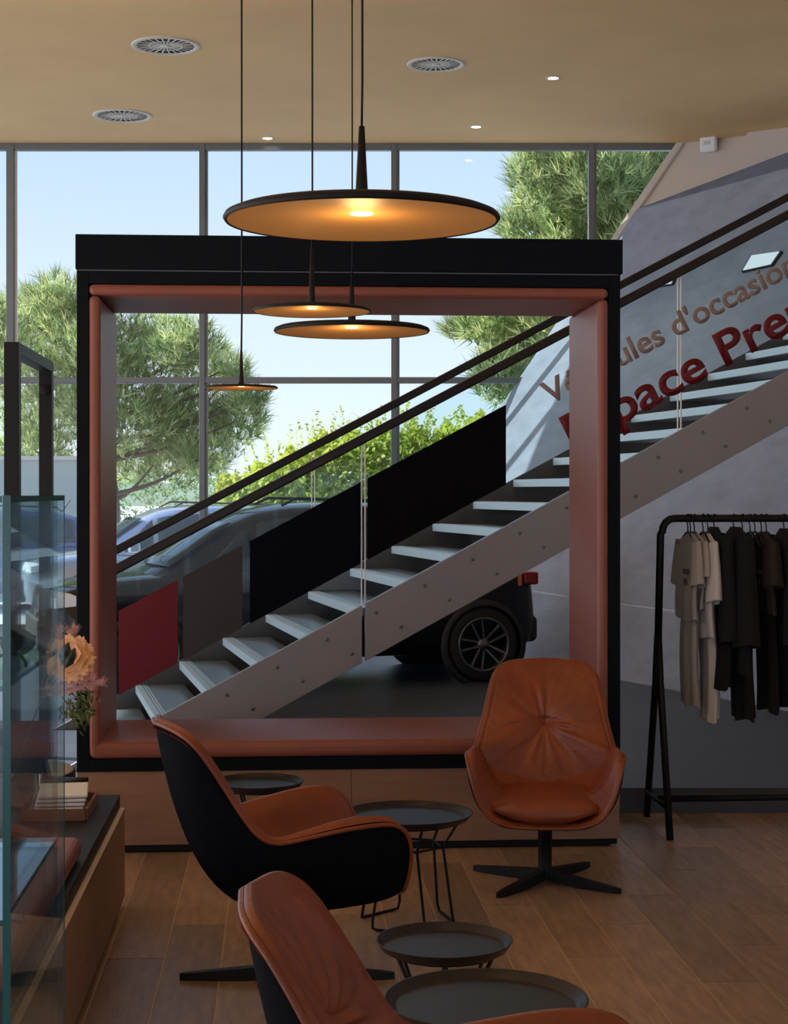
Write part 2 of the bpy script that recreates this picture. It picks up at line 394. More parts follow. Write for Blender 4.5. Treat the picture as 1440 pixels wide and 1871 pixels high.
sg = [stringer(T0 + .002, TJ - .012, 0, M['steel']), stringer(TJ + .012, TE, 0, M['steel'])]
stringer(T0 + .002, TE, SW - .035, M['steeld'])
# bolts on the near stringer, two staggered rows
bm_ = MB().lathe([(.001, -.007), (.009, -.007), (.012, -.003), (.012, .004)], 12).mesh('bolt'); bm_.materials.append(M['alu'])
t = T0 + .75
k = 0
while t < TE - .1:
    for dt, dz in ((.0, -.10), (.17, -.285)):
        if top(t + dt) + dz < FZ + .06 or abs(t + dt - TJ) < .03: continue
        o = bpy.data.objects.new('bolt', bm_); COL.objects.link(o); o.parent = sg[0] if t + dt < TJ else sg[1]
        o.location = sp(t + dt, -.002, top(t + dt) + dz) - so_
        o.rotation_euler = (R(-90), 0, math.atan2(E1.y, E1.x))
    t += .3346
# treads
i = -1
while True:
    t = -.053 + .3346 * i; z = .476 + .1753 * i
    if t > TE - .4: break
    pr = MB(); pr.prism([sp(t + .045, .037, z - .055), sp(t + .37, .037, z - .055), sp(t + .37, SW - .037, z - .055), sp(t + .045, SW - .037, z - .055)], (0, 0, .053))
    td = sbuild(pr, 'tread', M['tread'], stair, bevel=.003)
    ns = MB()
    ns.prism([sp(t, .037, z - .058), sp(t + .044, .037, z - .058), sp(t + .044, SW - .037, z - .058), sp(t, SW - .037, z - .058)], (0, 0, .058))
    for q in (.055, .075):
        ns.prism([sp(t + q, .037, z - .003), sp(t + q + .010, .037, z - .003), sp(t + q + .010, SW - .037, z - .003), sp(t + q, SW - .037, z - .003)], (0, 0, .005))
    sbuild(ns, 'nosing', M['nosing'], td)
    i += 1
# glass balustrades and handrails
RH = 1.11
joints = [T0 + .35, TJ, 3.587, 5.85]
panes = []
for w0 in (.010, SW - .025):
    for a, b in zip(joints[:-1], joints[1:]):
        a += .012; b -= .012
        lowz = .004
        pr = MB().prism([sp(a, w0, max(FZ + .02, top(a) + lowz)), sp(b, w0, top(b) + lowz), sp(b, w0, top(b) + RH - .03), sp(a, w0, top(a) + RH - .03)], E2 * .014)
        pn = sbuild(pr, 'glass_pane', M['bglass'], stair)
        if w0 < .5: panes.append(pn)
        for tt in (a, b):                         # polished edge of the pane
            ed = MB().bar(sp(tt, w0 + .007, max(FZ + .02, top(tt) + lowz)), sp(tt, w0 + .007, top(tt) + RH - .03), .015, .006, up=E1)
            sbuild(ed, 'glass_edge', M['joint'], pn)
    hr = MB().bar(sp(T0 + .25, w0 + .007, top(T0 + .25) + RH), sp(TE, w0 + .007, top(TE) + RH), .05, .062)
    sbuild(hr, 'handrail', M['rail'], stair, bevel=.012, seg=3)
# coloured film fields on the near glass
def tpx(px):
    u = (px - PX) / F; return (u * S0.y - S0.x) / (E1.x - u * E1.y)
for a, b, key in ((217, 325, 'film_r'), (335, 443, 'film_g'), (457, 662, 'film_n'), (672, 925, 'film_b')):
    a, b = tpx(a), tpx(b)
    if b < TJ + .1: b = min(b, TJ - .02)
    if key == 'film_b': a = max(a, TJ + .02)
    pn = panes[0] if b <= TJ else panes[1]
    pr = MB().prism([sp(a, +.005, top(a) + .285), sp(b, .005, top(b) + .285), sp(b, .005, top(b) + .83), sp(a, .005, top(a) + .83)], E2 * .004)
    o = sbuild(pr, 'film_panel', M[key], pn)
    o['label'] = {'film_r': 'dark red film panel', 'film_g': 'warm grey film panel', 'film_n': 'midnight blue film panel', 'film_b': 'black film panel'}[key]
# lettering on the near glass
def lettering(txt, t, h, cap, width, m, pn, split=None):
    cu = bpy.data.curves.new('lettering', 'FONT'); cu.body = txt; cu.size = 1; cu.extrude = .0; cu.offset = .022
    o = bpy.data.objects.new('tmp', cu); COL.objects.link(o); dg = bpy.context.evaluated_depsgraph_get()
    me = bpy.data.meshes.new_from_object(o.evaluated_get(dg)); bpy.data.objects.remove(o)
    xs = [v.co.x for v in me.vertices]; x0, x1 = min(xs), max(xs)
    ang = math.atan(SL); ca, sa = math.cos(ang), math.sin(ang)
    ks = width / (x1 - x0); kz = cap / .69
    for v in me.vertices:
        x = (v.co.x - x0) * ks; y = v.co.y * kz
        v.co = sp(t + x * ca - y * sa, +.0065, top(t) + h + x * sa + y * ca) - so_
    me.materials.append(m)
    ob = bpy.data.objects.new('lettering', me); COL.objects.link(ob); ob.parent = pn
    k = ob.modifiers.new('solid', 'SOLIDIFY'); k.thickness = .003; k.offset = 0
    return ob
o = lettering("Véhicules d'occasion", tpx(1003), .67, .155, 2.10, M['text_g'], panes[1]); o['label'] = "taupe lettering Véhicules d'occasion"
o = lettering("Espace Premium", tpx(1049), .275, .235, 2.78, M['text_r'], panes[1]); o['label'] = 'dark red lettering Espace Premium'

# ================================================================== framed window seat
FO = Vector((-1.708, 9.07, 0)); FW, FDp = 2.96, .94
fr = thing('window_seat', 'large black picture frame seating box with terracotta padding and oak plinth', 'seat', FO, RA)
def fb(a, b, name, m, **k): return MB().box(a, b).build(name, m, fr, **k)
bt, pt = .065, .062
fb((0, 0, .445), (bt, FDp, 3.145), 'side_panel', M['navy'], bevel=.003)
fb((FW - bt, 0, .445), (FW, FDp, 3.145), 'side_panel', M['navy'], bevel=.003)
fb((bt, 0, 3.075), (FW - bt, FDp, 3.145), 'top_panel', M['navy'], bevel=.003)
fb((bt, 0, .445), (FW - bt, FDp, .513), 'bottom_panel', M['navy'], bevel=.003)
fb((-.006, -.010, 3.152), (FW + .012, FDp, 3.34), 'fascia', M['navy'], bevel=.004)
fb((.01, .01, 3.14), (FW - .01, FDp - .01, 3.156), 'shadow_gap', M['alu'])
pb = dict(bevel=.028, seg=4)
fb((bt, -.012, .545), (bt + pt, FDp - .01, 3.012), 'side_cushion', M['pad'], **pb)
fb((FW - bt - pt, -.012, .545), (FW - bt, FDp - .01, 3.012), 'side_cushion', M['pad'], **pb)
fb((bt, -.012, 3.012), (FW - bt, FDp - .01, 3.074), 'top_cushion', M['pad'], **pb)
fb((bt, -.014, .514), (FW - bt, FDp - .01, .605), 'seat_cushion', M['pad'], bevel=.035, seg=4)
nb = 2
for k in range(nb):
    fb((k * FW / nb + .001, .012, .045), ((k + 1) * FW / nb - .001, .05, .444), 'plinth_board', M['oak'], bevel=.002)
fb((FW - .04, .051, .045), (FW - .003, FDp, .444), 'plinth_side', M['oak'])
fb((.003, .051, .045), (.04, FDp, .444), 'plinth_side', M['oak'])
fb((.05, .05, 0), (FW - .05, FDp - .02, .046), 'toe_kick', M['dark'])
fb((.012, .03, .012), (FW - .012, .05, .045), 'shadow_strip', M['dark'])
# ================================================================== armchairs
def interp(keys, t):
    for a, b in zip(keys[:-1], keys[1:]):
        if a[0] <= t <= b[0]:
            k = (t - a[0]) / (b[0] - a[0] + 1e-9); k2 = k
            return [x + (y - x) * k2 for x, y in zip(a[1:], b[1:])]
    return list(keys[-1][1:])
#        t     rim x,y,z          b1 (x,y,z) bottom curve      b2 (x,y,z) side bulge
RIM = [(0.00, .405, .000, .350), (.10, .403, .160, .353), (.18, .400, .265, .385), (.235, .402, .322, .475), (.285, .400, .352, .585),
       (.33, .360, .370, .655), (.38, .290, .381, .678), (.46, .130, .382, .668), (.54, -.040, .376, .642), (.60, -.150, .364, .622), (.64, -.215, .352, .650),
       (.70, -.280, .326, .745), (.76, -.335, .306, .840), (.82, -.390, .288, .930), (.87, -.440, .268, 1.000), (.905, -.480, .236, 1.036), (.94, -.508, .165, 1.052), (1.0, -.535, .000, 1.058)]
B1 = [(0, .20, 0, .292), (.25, .20, .17, .285), (.45, .10, .27, .272), (.62, -.10, .26, .268), (.8, -.25, .14, .262), (1, -.30, 0, .262)]
B2 = [(0, .37, 0, .322), (.19, .38, .24, .322), (.30, .38, .37, .350), (.45, .20, .402, .41), (.62, -.20, .385, .40), (.75, -.36, .33, .48), (.88, -.43, .20, .56), (1, -.455, 0, .56)]
NT = 96
def smooth_keys(keys):
    ts = [k[0] for k in keys]; P = [Vector(k[1:]) for k in keys]; o = []
    for i in range(NT + 1):
        t = i / NT; o.append(Vector(interp(keys, t)))
    for _ in range(5):                            # soften the corners
        q = [o[0].copy()] + [(o[k-1] + o[k] * 2 + o[k+1]) / 4 for k in range(1, NT)] + [o[-1].copy()]
        o = q
    o[0].y = 0; o[-1].y = 0; return o
rimS, b1S, b2S = smooth_keys(RIM), smooth_keys(B1), smooth_keys(B2)
def ring_all(lst): return lst + [Vector((p.x, -p.y, p.z)) for p in lst[-2:0:-1]]
rimA, b1A, b2A = ring_all(rimS), ring_all(b1S), ring_all(b2S)
NA = len(rimA)
def bez(a, b, c, d, v): u = 1 - v; return a*u**3 + b*3*u*u*v + c*3*u*v*v + d*v**3
def chair_meshes():
    ms = {}
    b0 = Vector((-.02, 0, .288))
    rows = [[bez(b0, b1A[k], b2A[k], rimA[k], v / 18) for k in range(NA)] for v in range(19)]
    rows[0] = [b0 + (p - b0) * .0 + Vector((math.cos(2*math.pi*k/NA), math.sin(2*math.pi*k/NA), 0)) * .004 for k, p in enumerate(rows[0])]
    ms['shell'] = (MB().grid(rows, True), 'felt')
    # leather lining: the same rim, pulled in by the thickness of the padding
    def inn(k):
        r = rimA[k]; tt = k / NT if k <= NT else (NA - k) / NT
        c = Vector((.05 if tt < .6 else .0, 0, r.z))
        pull = .030 + .055 * max(0, 1 - abs(tt - .43) / .2)
        d = Vector((-r.x, -r.y * 1.0, 0)); d = d.normalized() * pull if d.length > 0 else d
        return r + d
    rows = []
    for v in range(23):
        f = v / 22; row = []
        for k in range(NA):
            tt = k / NT if k <= NT else (NA - k) / NT
            r = rimA[k]; ri = inn(k)
            back = max(0, min(1, (tt - .6) / .25)); front = max(0, min(1, (.26 - tt) / .10))
            mid = b2A[k] * .74; mid.z = .50 + .10 * back - front * .08
            base = Vector((b1A[k].x * .9, b1A[k].y * .9, .425))
            cen = Vector((0.0, 0, .43))
            p = bez(cen, base, mid + Vector((-.02 * back, 0, 0)), ri + Vector((0, 0, .004)), f)
            # roll over the rim
            if v >= 20:
                g = (v - 19) / 3; p = ri.lerp(r, g * .95) + Vector((0, 0, (.016 + .018 * max(0, 1 - abs(tt - .43) / .2)) * math.sin(math.pi * g * .92)))
            row.append(p)
        rows.append(row)
    rows[0] = [Vector((0, 0, .43)) + Vector((math.cos(2*math.pi*k/NA), math.sin(2*math.pi*k/NA), 0)) * .004 for k in range(NA)]
    ms['lining'] = (MB().grid(rows, True), 'leather')
    pip = [r + Vector((0, 0, -.004)) + Vector((r.x, r.y, 0)).normalized() * .003 for r in rimA]
    ms['piping'] = (MB().tube(pip, .009, 8, closed=True), 'leather')
    # back cushion: a pillow stretched from the tuft to the rim, pleats running out from the tuft
    k0 = int(.625 * NT); loop = [rimS[k] for k in range(k0, NT + 1)]
    loop = [p + Vector((.018, 0, -.006)) - Vector((0, p.y, p.z - .76)).normalized() * .022 for p in loop]
    loop = loop + [Vector((p.x, -p.y, p.z)) for p in loop[-2::-1]]
    a_, b_ = loop[-1], loop[0]
    low = [Vector((-.165, -.325, .56)), Vector((-.165, -.305, .50)), Vector((-.175, -.26, .462))] + [Vector((-.19, y, .456)) for y in np.linspace(-.2, .2, 13)] + [Vector((-.175, .26, .462)), Vector((-.165, .305, .50)), Vector((-.165, .325, .56))]
    loop = loop + low
    dense = []
    for q in range(len(loop)):
        dense += [loop[q], loop[q].lerp(loop[(q + 1) % len(loop)], .5)]
    cen = Vector((-.350, 0, .745)); rows = []
    NS = 30
    for b in range(NS + 2):
        s = min(1.0, b / NS) if b else .004
        row = []
        for p in dense:
            q = cen.lerp(p, s); th = math.atan2(q.z - cen.z, q.y)
            pf = .034 * (math.sin(math.pi * min(1, s ** .8)) ** .7 if s < 1 else 0)
            tuft = -.013 * math.exp(-(s / .16) ** 2)
            fold = (math.sin(th * 9 + 1.6 * math.sin(th * 3 + .5)) * .0058 * (1 if q.z > cen.z else .7) * math.exp(-((s - .38) / .24) ** 2) + math.sin(th * 19 + 1.1) * .003 * math.exp(-((s - .5) / .25) ** 2)
                    + .0035 * math.sin(th * 31) * math.exp(-((s - .93) / .06) ** 2))
            cr = -.009 * math.exp(-((q.z - .748 - .02 * math.cos(q.y * 9)) / .010) ** 2) * math.exp(-(q.y / .24) ** 4)
            cr += -.006 * math.exp(-(q.y / .012) ** 2) * (1 if .50 < q.z < .70 else 0)
            back = -.030 if b == NS + 1 else 0
            row.append(q + Vector((pf + tuft + fold + cr + back, 0, 0)))
        rows.append(row)
    ms['back_cushion'] = (MB().grid(rows, True), 'leather')
    # seat cushion
    rows = []; N = 64
    for b in range(15):
        f = b / 14; row = []
        for k in range(N):
            th = 2 * math.pi * k / N; c, s = math.cos(th), math.sin(th)
            ex = .30 if c > 0 else .27
            px_ = .130 + (abs(c) ** .62) * math.copysign(1, c) * (.292 if c > 0 else .36)
            py_ = (abs(s) ** .62) * math.copysign(1, s) * (.308 - .018 * max(0, c))
            g = f
            if b <= 10:
                q = b / 10; X = .12 + (px_ - .12) * q; Y = py_ * q
                Z = .482 - .030 * q ** 4 - .010 * (1 - q) + .0045 * math.sin(th * 11) * q * q * (1 if c > 0 else .4) + .003 * math.sin(th * 19 + 1) * q * q
            else:
                q = (b - 10) / 4; X = px_ + .012 * math.sin(q * math.pi) * c; Y = py_ + .012 * math.sin(q * math.pi) * s; Z = .452 - (.045 + .045 * max(0, c) ** 6) * q
            if b == 14: X = .12 + (px_ - .12) * .9; Y = py_ * .9
            row.append(Vector((X, Y, Z)))
        rows.append(row)
    ms['seat_cushion'] = (MB().grid(rows, True), 'leather')
    ms['pedestal'] = (MB().lathe([(.07, .30), (.065, .285), (.036, .27), (.033, .06), (.044, .035), (.046, .02), (.001, .02)], 24), 'black')
    return {k: (v[0].mesh(k), v[1]) for k, v in ms.items()}
CH = chair_meshes()
for me, k in CH.values():
    bm = bmesh.new(); bm.from_mesh(me); bmesh.ops.recalc_face_normals(bm, faces=bm.faces); bm.to_mesh(me); bm.free(); me.materials.append(M[k])
leg_me = None
def star_leg():
    mb = MB(); n = 8; rows = []
    for k in range(n + 1):
        f = k / n; x = .03 + .40 * f; wv = .030 - .010 * f; zt = .062 - .036 * f; zb = max(0.0, .020 - .04 * f)
        if k == n: wv *= .5
        rows.append([Vector((x, -wv, zb)), Vector((x, wv, zb)), Vector((x, wv * .8, zt)), Vector((x, -wv * .8, zt))])
    mb.grid(rows, True, smooth=False); mb.add(rows[-1], [(0, 1, 2, 3)]); mb.add(rows[0], [(3, 2, 1, 0)])
    return mb.mesh('leg')
leg_me = star_leg(); leg_me.materials.append(M['black'])
def armchair(loc, rz, base_rz, label):
    t = thing('armchair', label, 'armchair', loc, rz, 'leather swivel armchairs')
    for k, (me, _) in CH.items():
        o = bpy.data.objects.new(k, me); COL.objects.link(o); o.parent = t
    for k in range(4):
        o = bpy.data.objects.new('leg', leg_me); COL.objects.link(o); o.parent = t; o.rotation_euler = (0, 0, base_rz - rz + k * math.pi / 2)
    return t
c1 = floor_pt(996, 1611); armchair((c1.x, c1.y, 0), R(-95), R(-37), 'cognac leather swivel armchair facing the camera in front of the frame')
c2 = floor_pt(525, 1789); armchair((c2.x, c2.y, 0), R(20), R(1), 'cognac leather armchair with charcoal outer shell, seen from the side')
c3 = Vector((.195, 3.74, 0)); armchair(c3, R(-5), R(20), 'foreground cognac leather armchair cut off by the bottom of the photo')

# ================================================================== tray tables
def tray_table(loc, dia, h, rz, label):
    t = thing('tray_table', label, 'side table', loc, rz, 'round black tray tables'); r = dia / 2
    q = MB()
    for pr in ([(.001, h - .022), (r*.885, h - .022)], [(r*.885, h - .022), (r*.905, h - .020), (r*.985, h)], [(r*.985, h), (r, h + .0015), (r*1.004, h - .001)],
               [(r*1.004, h - .001), (r*.925, h - .027), (r*.90, h - .030)], [(r*.90, h - .030), (.001, h - .030)]): q.lathe(pr, 72)
    q.build('tray', M['tray'], t, fix=False)
    rt, rw, rb = r * .80, r * .52, r * .74; hw = h * .70
    for k in range(3):                            # three bent wire sleds
        a = 2 * math.pi * k / 3; sp_ = R(30)
        def pt(rad, an, z): return Vector((rad * math.cos(an), rad * math.sin(an), z))
        path = [pt(rt, a - sp_, h - .03), pt(rw * 1.06, a - sp_ * .95, hw), pt(rb * .97, a - sp_ * 1.15, .045), pt(rb, a - sp_ * 1.08, .012), pt(rb * .985, a - sp_ * .85, .0075),
                pt(rb * .985, a + sp_ * .85, .0075), pt(rb, a + sp_ * 1.08, .012), pt(rb * .97, a + sp_ * 1.15, .045), pt(rw * 1.06, a + sp_ * .95, hw), pt(rt, a + sp_, h - .03)]
        MB().tube(path, .0065, 8).build('leg', M['black'], t)
    MB().tube([(rw * 1.04 * math.cos(2*math.pi*(k)/6 + R(30)), rw * 1.04 * math.sin(2*math.pi*k/6 + R(30)), hw) for k in range(6)], .006, 8, closed=True).build('wire_ring', M['black'], t)
    MB().tube([(rt * math.cos(2*math.pi*k/24), rt * math.sin(2*math.pi*k/24), h - .036) for k in range(24)], .006, 8, closed=True).build('top_ring', M['black'], t)
    return t
def table_at(px, py, h): return at(px, py, (H - h) * F / (py - PY))
p = table_at(746, 1484, .5); tray_table((p.x, p.y, 0), .585, .5, R(15), 'round black tray table between the two rear armchairs')
p = table_at(472, 1426, .5); tray_table((p.x, p.y, 0), .46, .5, R(40), 'round black tray table behind the side-on armchair, by the frame')
p = table_at(812, 1716, .5); tray_table((p.x, p.y, 0), .442, .5, R(60), 'small round black tray table behind the lower foreground table')
p = table_at(888, 1822, .5); tray_table((p.x, p.y, 0), .585, .5, R(20), 'round black tray table nearest the camera, behind the foreground armrest')

# ================================================================== pendant lamps
def pendant(px, py, dia, wpx, cone_h, label):
    D = dia * F / wpx; p = at(px, py, D); r = dia / 2; k = dia / .9
    t = thing('pendant_lamp', label, 'pendant lamp', p, 0, 'black disc pendant lamps')
    cr = .022 * k ** .7
    hd = .042 * k
    MB().lathe([(cr * 1.0, hd + .006), (r * .12, hd * .90), (r * .5, hd * .66), (r * .93, .018 * k), (r * .985, .008 * k), (r, -.004 * k), (r * .985, -.014 * k), (r * .968, -.010 * k)], 72).build('disc', M['black'], t)
    MB().lathe([(r * .970, -.011 * k), (r * .80, -.003 * k), (r * .4, .010 * k), (r * .085, .014 * k)], 72).build('reflector', M['gold'], t)
    MB().lathe([(.001, .010 * k), (r * .08, .011 * k), (r * .088, .0145 * k)], 32).build('diffuser', M['lamp'], t)
    MB().lathe([(cr, hd), (cr * .98, hd + .02 * k), (cr * .42, hd + cone_h), (.001, hd + cone_h)], 24).build('stem', M['black'], t)
    MB().tube([(0, 0, hd + cone_h - .005), (0.002, 0, hd + cone_h + .15), (0, 0, CZ - p.z - .03)], .004, 6).build('cable', M['black'], t)
    MB().lathe([(.001, CZ - p.z - .035), (.05, CZ - p.z - .035), (.05, CZ - p.z)], 20).build('ceiling_rose', M['black'], t)
    l = bpy.data.lights.new('lamp_bulb', 'POINT'); l.energy = 2.0 * k * k; l.color = (1, .62, .25); l.shadow_soft_size = .05 * k
    o = bpy.data.objects.new('lamp_bulb', l); COL.objects.link(o); o.parent = t; o.location = (0, 0, -.085 * k)
    return t
pendant(661, 398, .90, 506, .255, 'largest black disc pendant lamp with gold underside, nearest the camera')
pendant(570, 567, .50, 217, .235, 'black disc pendant lamp with tall stem, upper of the two overlapping lamps')
pendant(643, 603, .80, 286, .20, 'wide black disc pendant lamp partly behind another lamp, lower of the overlapping pair')
pendant(441, 708, .30, 134, .135, 'smallest black disc pendant lamp hanging lowest on the left')

# ================================================================== clothes rack
rk0 = Vector((1.535, 9.80, 0)); rk = thing('clothes_rack', 'black tubular clothes rack standing on the oak floor', 'clothes rack', rk0, RA)
RL, RZ = 1.65, 1.80
def xz(*p): return [Vector(q) for q in p]
tp = [(0, 0, 1.06), (.015, 0, RZ - .09)] + [(.025 + .07 * (1 - math.cos(a)), 0, RZ - .08 + .08 * math.sin(a)) for a in (0, .4, .8, 1.2, 1.57)] + \
     [(RL - .095 + .07 * math.sin(a), 0, RZ - .08 + .08 * math.cos(a)) for a in (0, .4, .8, 1.2, 1.57)] + [(RL, 0, RZ - .3), (RL, 0, 1.06)]
MB().tube(tp, .022, 14).build('top_frame', M['black'], rk)
for x in (-.0, RL):
    for s in (-1, 1):
        MB().tube([(x, s*.012, 1.12), (x, s * .06, .85), (x + .01 * s, s * .345, .004)], .0205, 12).build('leg', M['black'], rk)
    MB().tube([(x, -.29, .16), (x, .29, .16)], .015, 10).build('end_bar', M['black'], rk)
MB().tube([(0.0, .0, .17), (RL, .0, .17)], .0205, 12).build('lower_bar', M['black'], rk)
def hanger(x, label, w_=.40, tilt=0.0):
    t = thing('clothes_hanger', label, 'hanger', rk0 + EX * x + Vector((0, 0, RZ)), RA + tilt, 'black hangers on the rack')
    hook = [(0, -.022, .012), (0, -.028, .022), (0, -.018, .033), (0, 0, .036), (0, .02, .030), (0, .030, .012), (0, .024, -.010), (0, .004, -.035), (0, 0, -.075)]
    MB().tube([Vector(h) + Vector((0, 0, -.010)) for h in hook], .0035, 6).build('hook', M['black'], t)
    MB().tube([(0, -w_/2, -.155), (0, -.05, -.088), (0, 0, -.078), (0, .05, -.088), (0, w_/2, -.155)], .007, 6).build('hanger_arms', M['black'], t)
    MB().tube([(0, -w_/2, -.155), (0, w_/2, -.155)], .004, 6).build('hanger_bar', M['black'], t)
    return t
def garment(x, label, cat, name, m, length, width=.44, thick=.05, sleeve=.2, z0=-.085, flare=1.0, tilt=0, seed=0, body='body', pr=False, neck=.09):
    rs = random.Random(seed)
    t = thing(name, label, cat, rk0 + EX * x + Vector((0, 0, RZ)), RA + tilt, 'garments on the clothes rack')
    rows = []; NV, N = 22, 40; ph = rs.random() * 6
    for b in range(NV + 1):
        v = b / NV; z = z0 - length * v
        if v < .10: hw = neck + (width / 2 - neck) * (v / .10) ** .75
        else: hw = width / 2 * (1 + (flare - 1) * (v - .1) / .9) * (1 - .10 * math.sin(min(1, (v - .1) / .5) * math.pi))
        th = thick * (.35 + .65 * min(1, v / .15)); row = []
        for k in range(N):
            a = 2 * math.pi * k / N; c, s = math.cos(a), math.sin(a)
            rip = 1 + .45 * v * math.sin(a * 7 + ph + v * 1.5) + .2 * math.sin(a * 3 + ph * 2)
            row.append(Vector((c * th * .62 * rip + .012 * math.sin(v * 5 + ph), s * hw, z + .012 * v * math.sin(a * 3 + ph))))
        rows.append(row)
    MB().grid(rows, True).build(body, m, t)
    if sleeve:
        for sg_ in (-1, 1):
            n = 10; rr = []
            for b in range(n + 1):
                f = b / n; cy = sg_ * (width / 2 - .035 + .055 * math.sin(f * 1.4)); cz = z0 - .06 - sleeve * f; wv = (.078 - .012 * f)
                rr.append([Vector((math.cos(2*math.pi*k/16) * thick * (.55 + .25 * f) * (1 + .25 * math.sin(4*math.pi*k/8 + ph)), cy + math.sin(2*math.pi*k/16) * wv, cz + .02 * math.sin(2*math.pi*k/16) * sg_)) for k in range(16)])
            MB().grid(rr, True).build('sleeve', m, t)
    if pr:
        q = MB()
        for k in range(4): q.box((-thick*.80, -.16 + k * .035, z0 - .235), (-thick*.70, -.16 + k * .035 + .022, z0 - .205))
        q.box((-thick*.80, -.13, z0 - .30), (-thick*.70, -.06, z0 - .26))
        q.build('chest_print', M['print'], t)
    return t
hx = lambda px: (px - 1207) / F * 9.85 / math.cos(RA)
H_ = [(1262, 'black hanger carrying the leftmost beige tee'), (1274, 'black hanger carrying the second beige tee'), (1290, 'black hanger carrying the ecru tee'),
      (1311, 'black hanger carrying the slim black jacket'), (1347, 'black hanger carrying the wide black coat'), (1363, 'black hanger carrying the long black trousers'), (1377, 'empty black hanger beside the dark brown tee'),
      (1386, 'empty black hanger touching the dark brown tee'), (1398, 'black hanger carrying the dark brown tee'), (1407, 'black hanger carrying the dark trousers behind the brown tee'), (1440, 'black hanger carrying the black coat at the photo edge'),
      (1267, 'black hanger carrying the stone grey trousers'), (1299, 'black hanger carrying the ecru trousers')]
for px, lab in H_: hanger(hx(px), lab)
garment(hx(1262), 'leftmost beige tee with small dark chest print on the rack', 't-shirt', 'tee_shirt', M['beige'], .50, sleeve=.24, seed=1, pr=True, flare=1.05)
garment(hx(1275), 'second beige tee with chest print, partly behind the leftmost tee', 't-shirt', 'tee_shirt', M['beige'], .44, .40, sleeve=.20, seed=2, pr=True)
garment(hx(1291), 'ecru tee with wide sleeves between beige tees and black jacket', 't-shirt', 'tee_shirt', M['ecru'], .60, .46, .055, sleeve=.33, seed=3)
garment(hx(1267), 'stone grey trousers hanging below the leftmost beige tees', 'trousers', 'trousers', M['stone'], .97, .34, .055, 0, z0=-.11, seed=4, flare=.95)
garment(hx(1299), 'ecru trousers hanging lowest among the pale clothes', 'trousers', 'trousers', M['ecru'], 1.06, .30, .06, 0, z0=-.11, seed=5, flare=.85)
garment(hx(1314), 'slim black jacket next to the ecru clothes', 'jacket', 'jacket', M['blackc'], .92, .46, .06, .6, seed=6, flare=1.15, z0=-.05)
garment(hx(1346), 'wide black coat in the middle of the rack', 'coat', 'coat', M['blackc'], .85, .50, .085, .62, seed=7, flare=1.1, z0=-.05)
garment(hx(1364), 'long black trousers hanging below the wide black coat', 'trousers', 'trousers', M['blackc'], 1.08, .34, .07, 0, seed=8, flare=.9)
garment(hx(1398), 'dark brown tee with faded chest print right of the empty hangers', 't-shirt', 'tee_shirt', M['brownc'], .46, .42, .065, .25, seed=9, pr=True)
garment(hx(1408), 'dark trousers hanging below the brown tee', 'trousers', 'trousers', M['blackc'], 1.02, .32, .06, 0, seed=10, z0=-.1)
garment(hx(1440), 'black coat at the right edge of the photo', 'coat', 'coat', M['blackc'], 1.04, .50, .09, .6, seed=11, z0=-.06)

# ================================================================== dark portal frame on the left
pf = thing('portal_frame', 'tall dark rectangular steel portal frame behind the glass case', 'frame', (0, 0, 0))
pz = 2.84; p0 = at(23, 620, 10.0); p0 = Vector((p0.x, 10.0, 0)); pf.location = p0; pf.rotation_euler = (0, 0, RA)
pf_d = 1.45
MB().box((-.043, -.05, 0), (.043, .05, pz)).build('post', M['black'], pf, bevel=.003)
MB().box((-.043, pf_d - .05, FZ), (.043, pf_d + .05, pz)).build('post', M['black'], pf, bevel=.003)
MB().box((-.043, .05, pz - .07), (.043, pf_d - .05, pz)).build('beam', M['black'], pf, bevel=.003)
MB().lathe([(.001, 0), (.035, 0), (.035, .05), (.001, .05)], 16).xf(Matrix.Translation((0, pf_d - .052, pz - .2)) @ Matrix.Rotation(R(90), 4, 'X')).build('fixing_disc', M['dark'], pf)

# ================================================================== bench with cushion
bp = floor_pt(228, 1656)
be = thing('bench', 'long low oak bench with black top, running beside the glass case', 'bench', (bp.x, bp.y, 0), RA)
BL, BW = 3.3, .95
MB().box((-.03, -BL, .05), (0, 0, .462)).build('side_panel', M['oak'], be, bevel=.002)
MB().box((-BW, -.03, .05), (-.031, 0, .462)).build('end_panel', M['oak'], be, bevel=.002)
MB().box((-BW, -BL, .05), (-BW + .03, -.031, .462)).build('side_panel', M['oak'], be, bevel=.002)
MB().box((-BW + .03, -BL + .02, 0), (-.04, -.04, .05)).build('toe_kick', M['dark'], be)
MB().box((-BW + .01, -BL, .462), (-.022, -.004, .528)).build('bench_top', M['black'], be, bevel=.003)
MB().box((-.022, -BL, .4625), (0, 0, .4655)).build('lit_edge_strip', M['lit_edge'], be)  # pale strip paints the light caught on the oak panel's top edge
cu = MB().box((-.75, -BL + .1, .53), (-.04, -1.38, .615)).build('seat_cushion', M['pad']); tag(cu, 'terracotta seat cushion lying on the black bench top', 'cushion')
cu.location = be.location; cu.rotation_euler = (0, 0, RA)
k = cu.modifiers.new('bevel', 'BEVEL'); k.width = .035; k.segments = 4
def on_bench(u, v): return be.location + EX * u + EY * v + Vector((0, 0, .528))
tw = thing('serving_tray', 'walnut tray with white papers on the black bench top', 'tray', on_bench(-.235, -.42), RA)
MB().box((-.16, -.20, 0), (.12, .20, .012)).build('base', M['traywood'], tw)
for a, b in (((.12, -.20, 0), (.132, .20, .05)), ((-.172, -.20, 0), (-.16, .20, .05)), ((-.16, .20, 0), (.12, .212, .05)), ((-.16, -.212, 0), (.12, -.20, .05))):
    MB().box(a, b).build('rim', M['traywood'], tw)
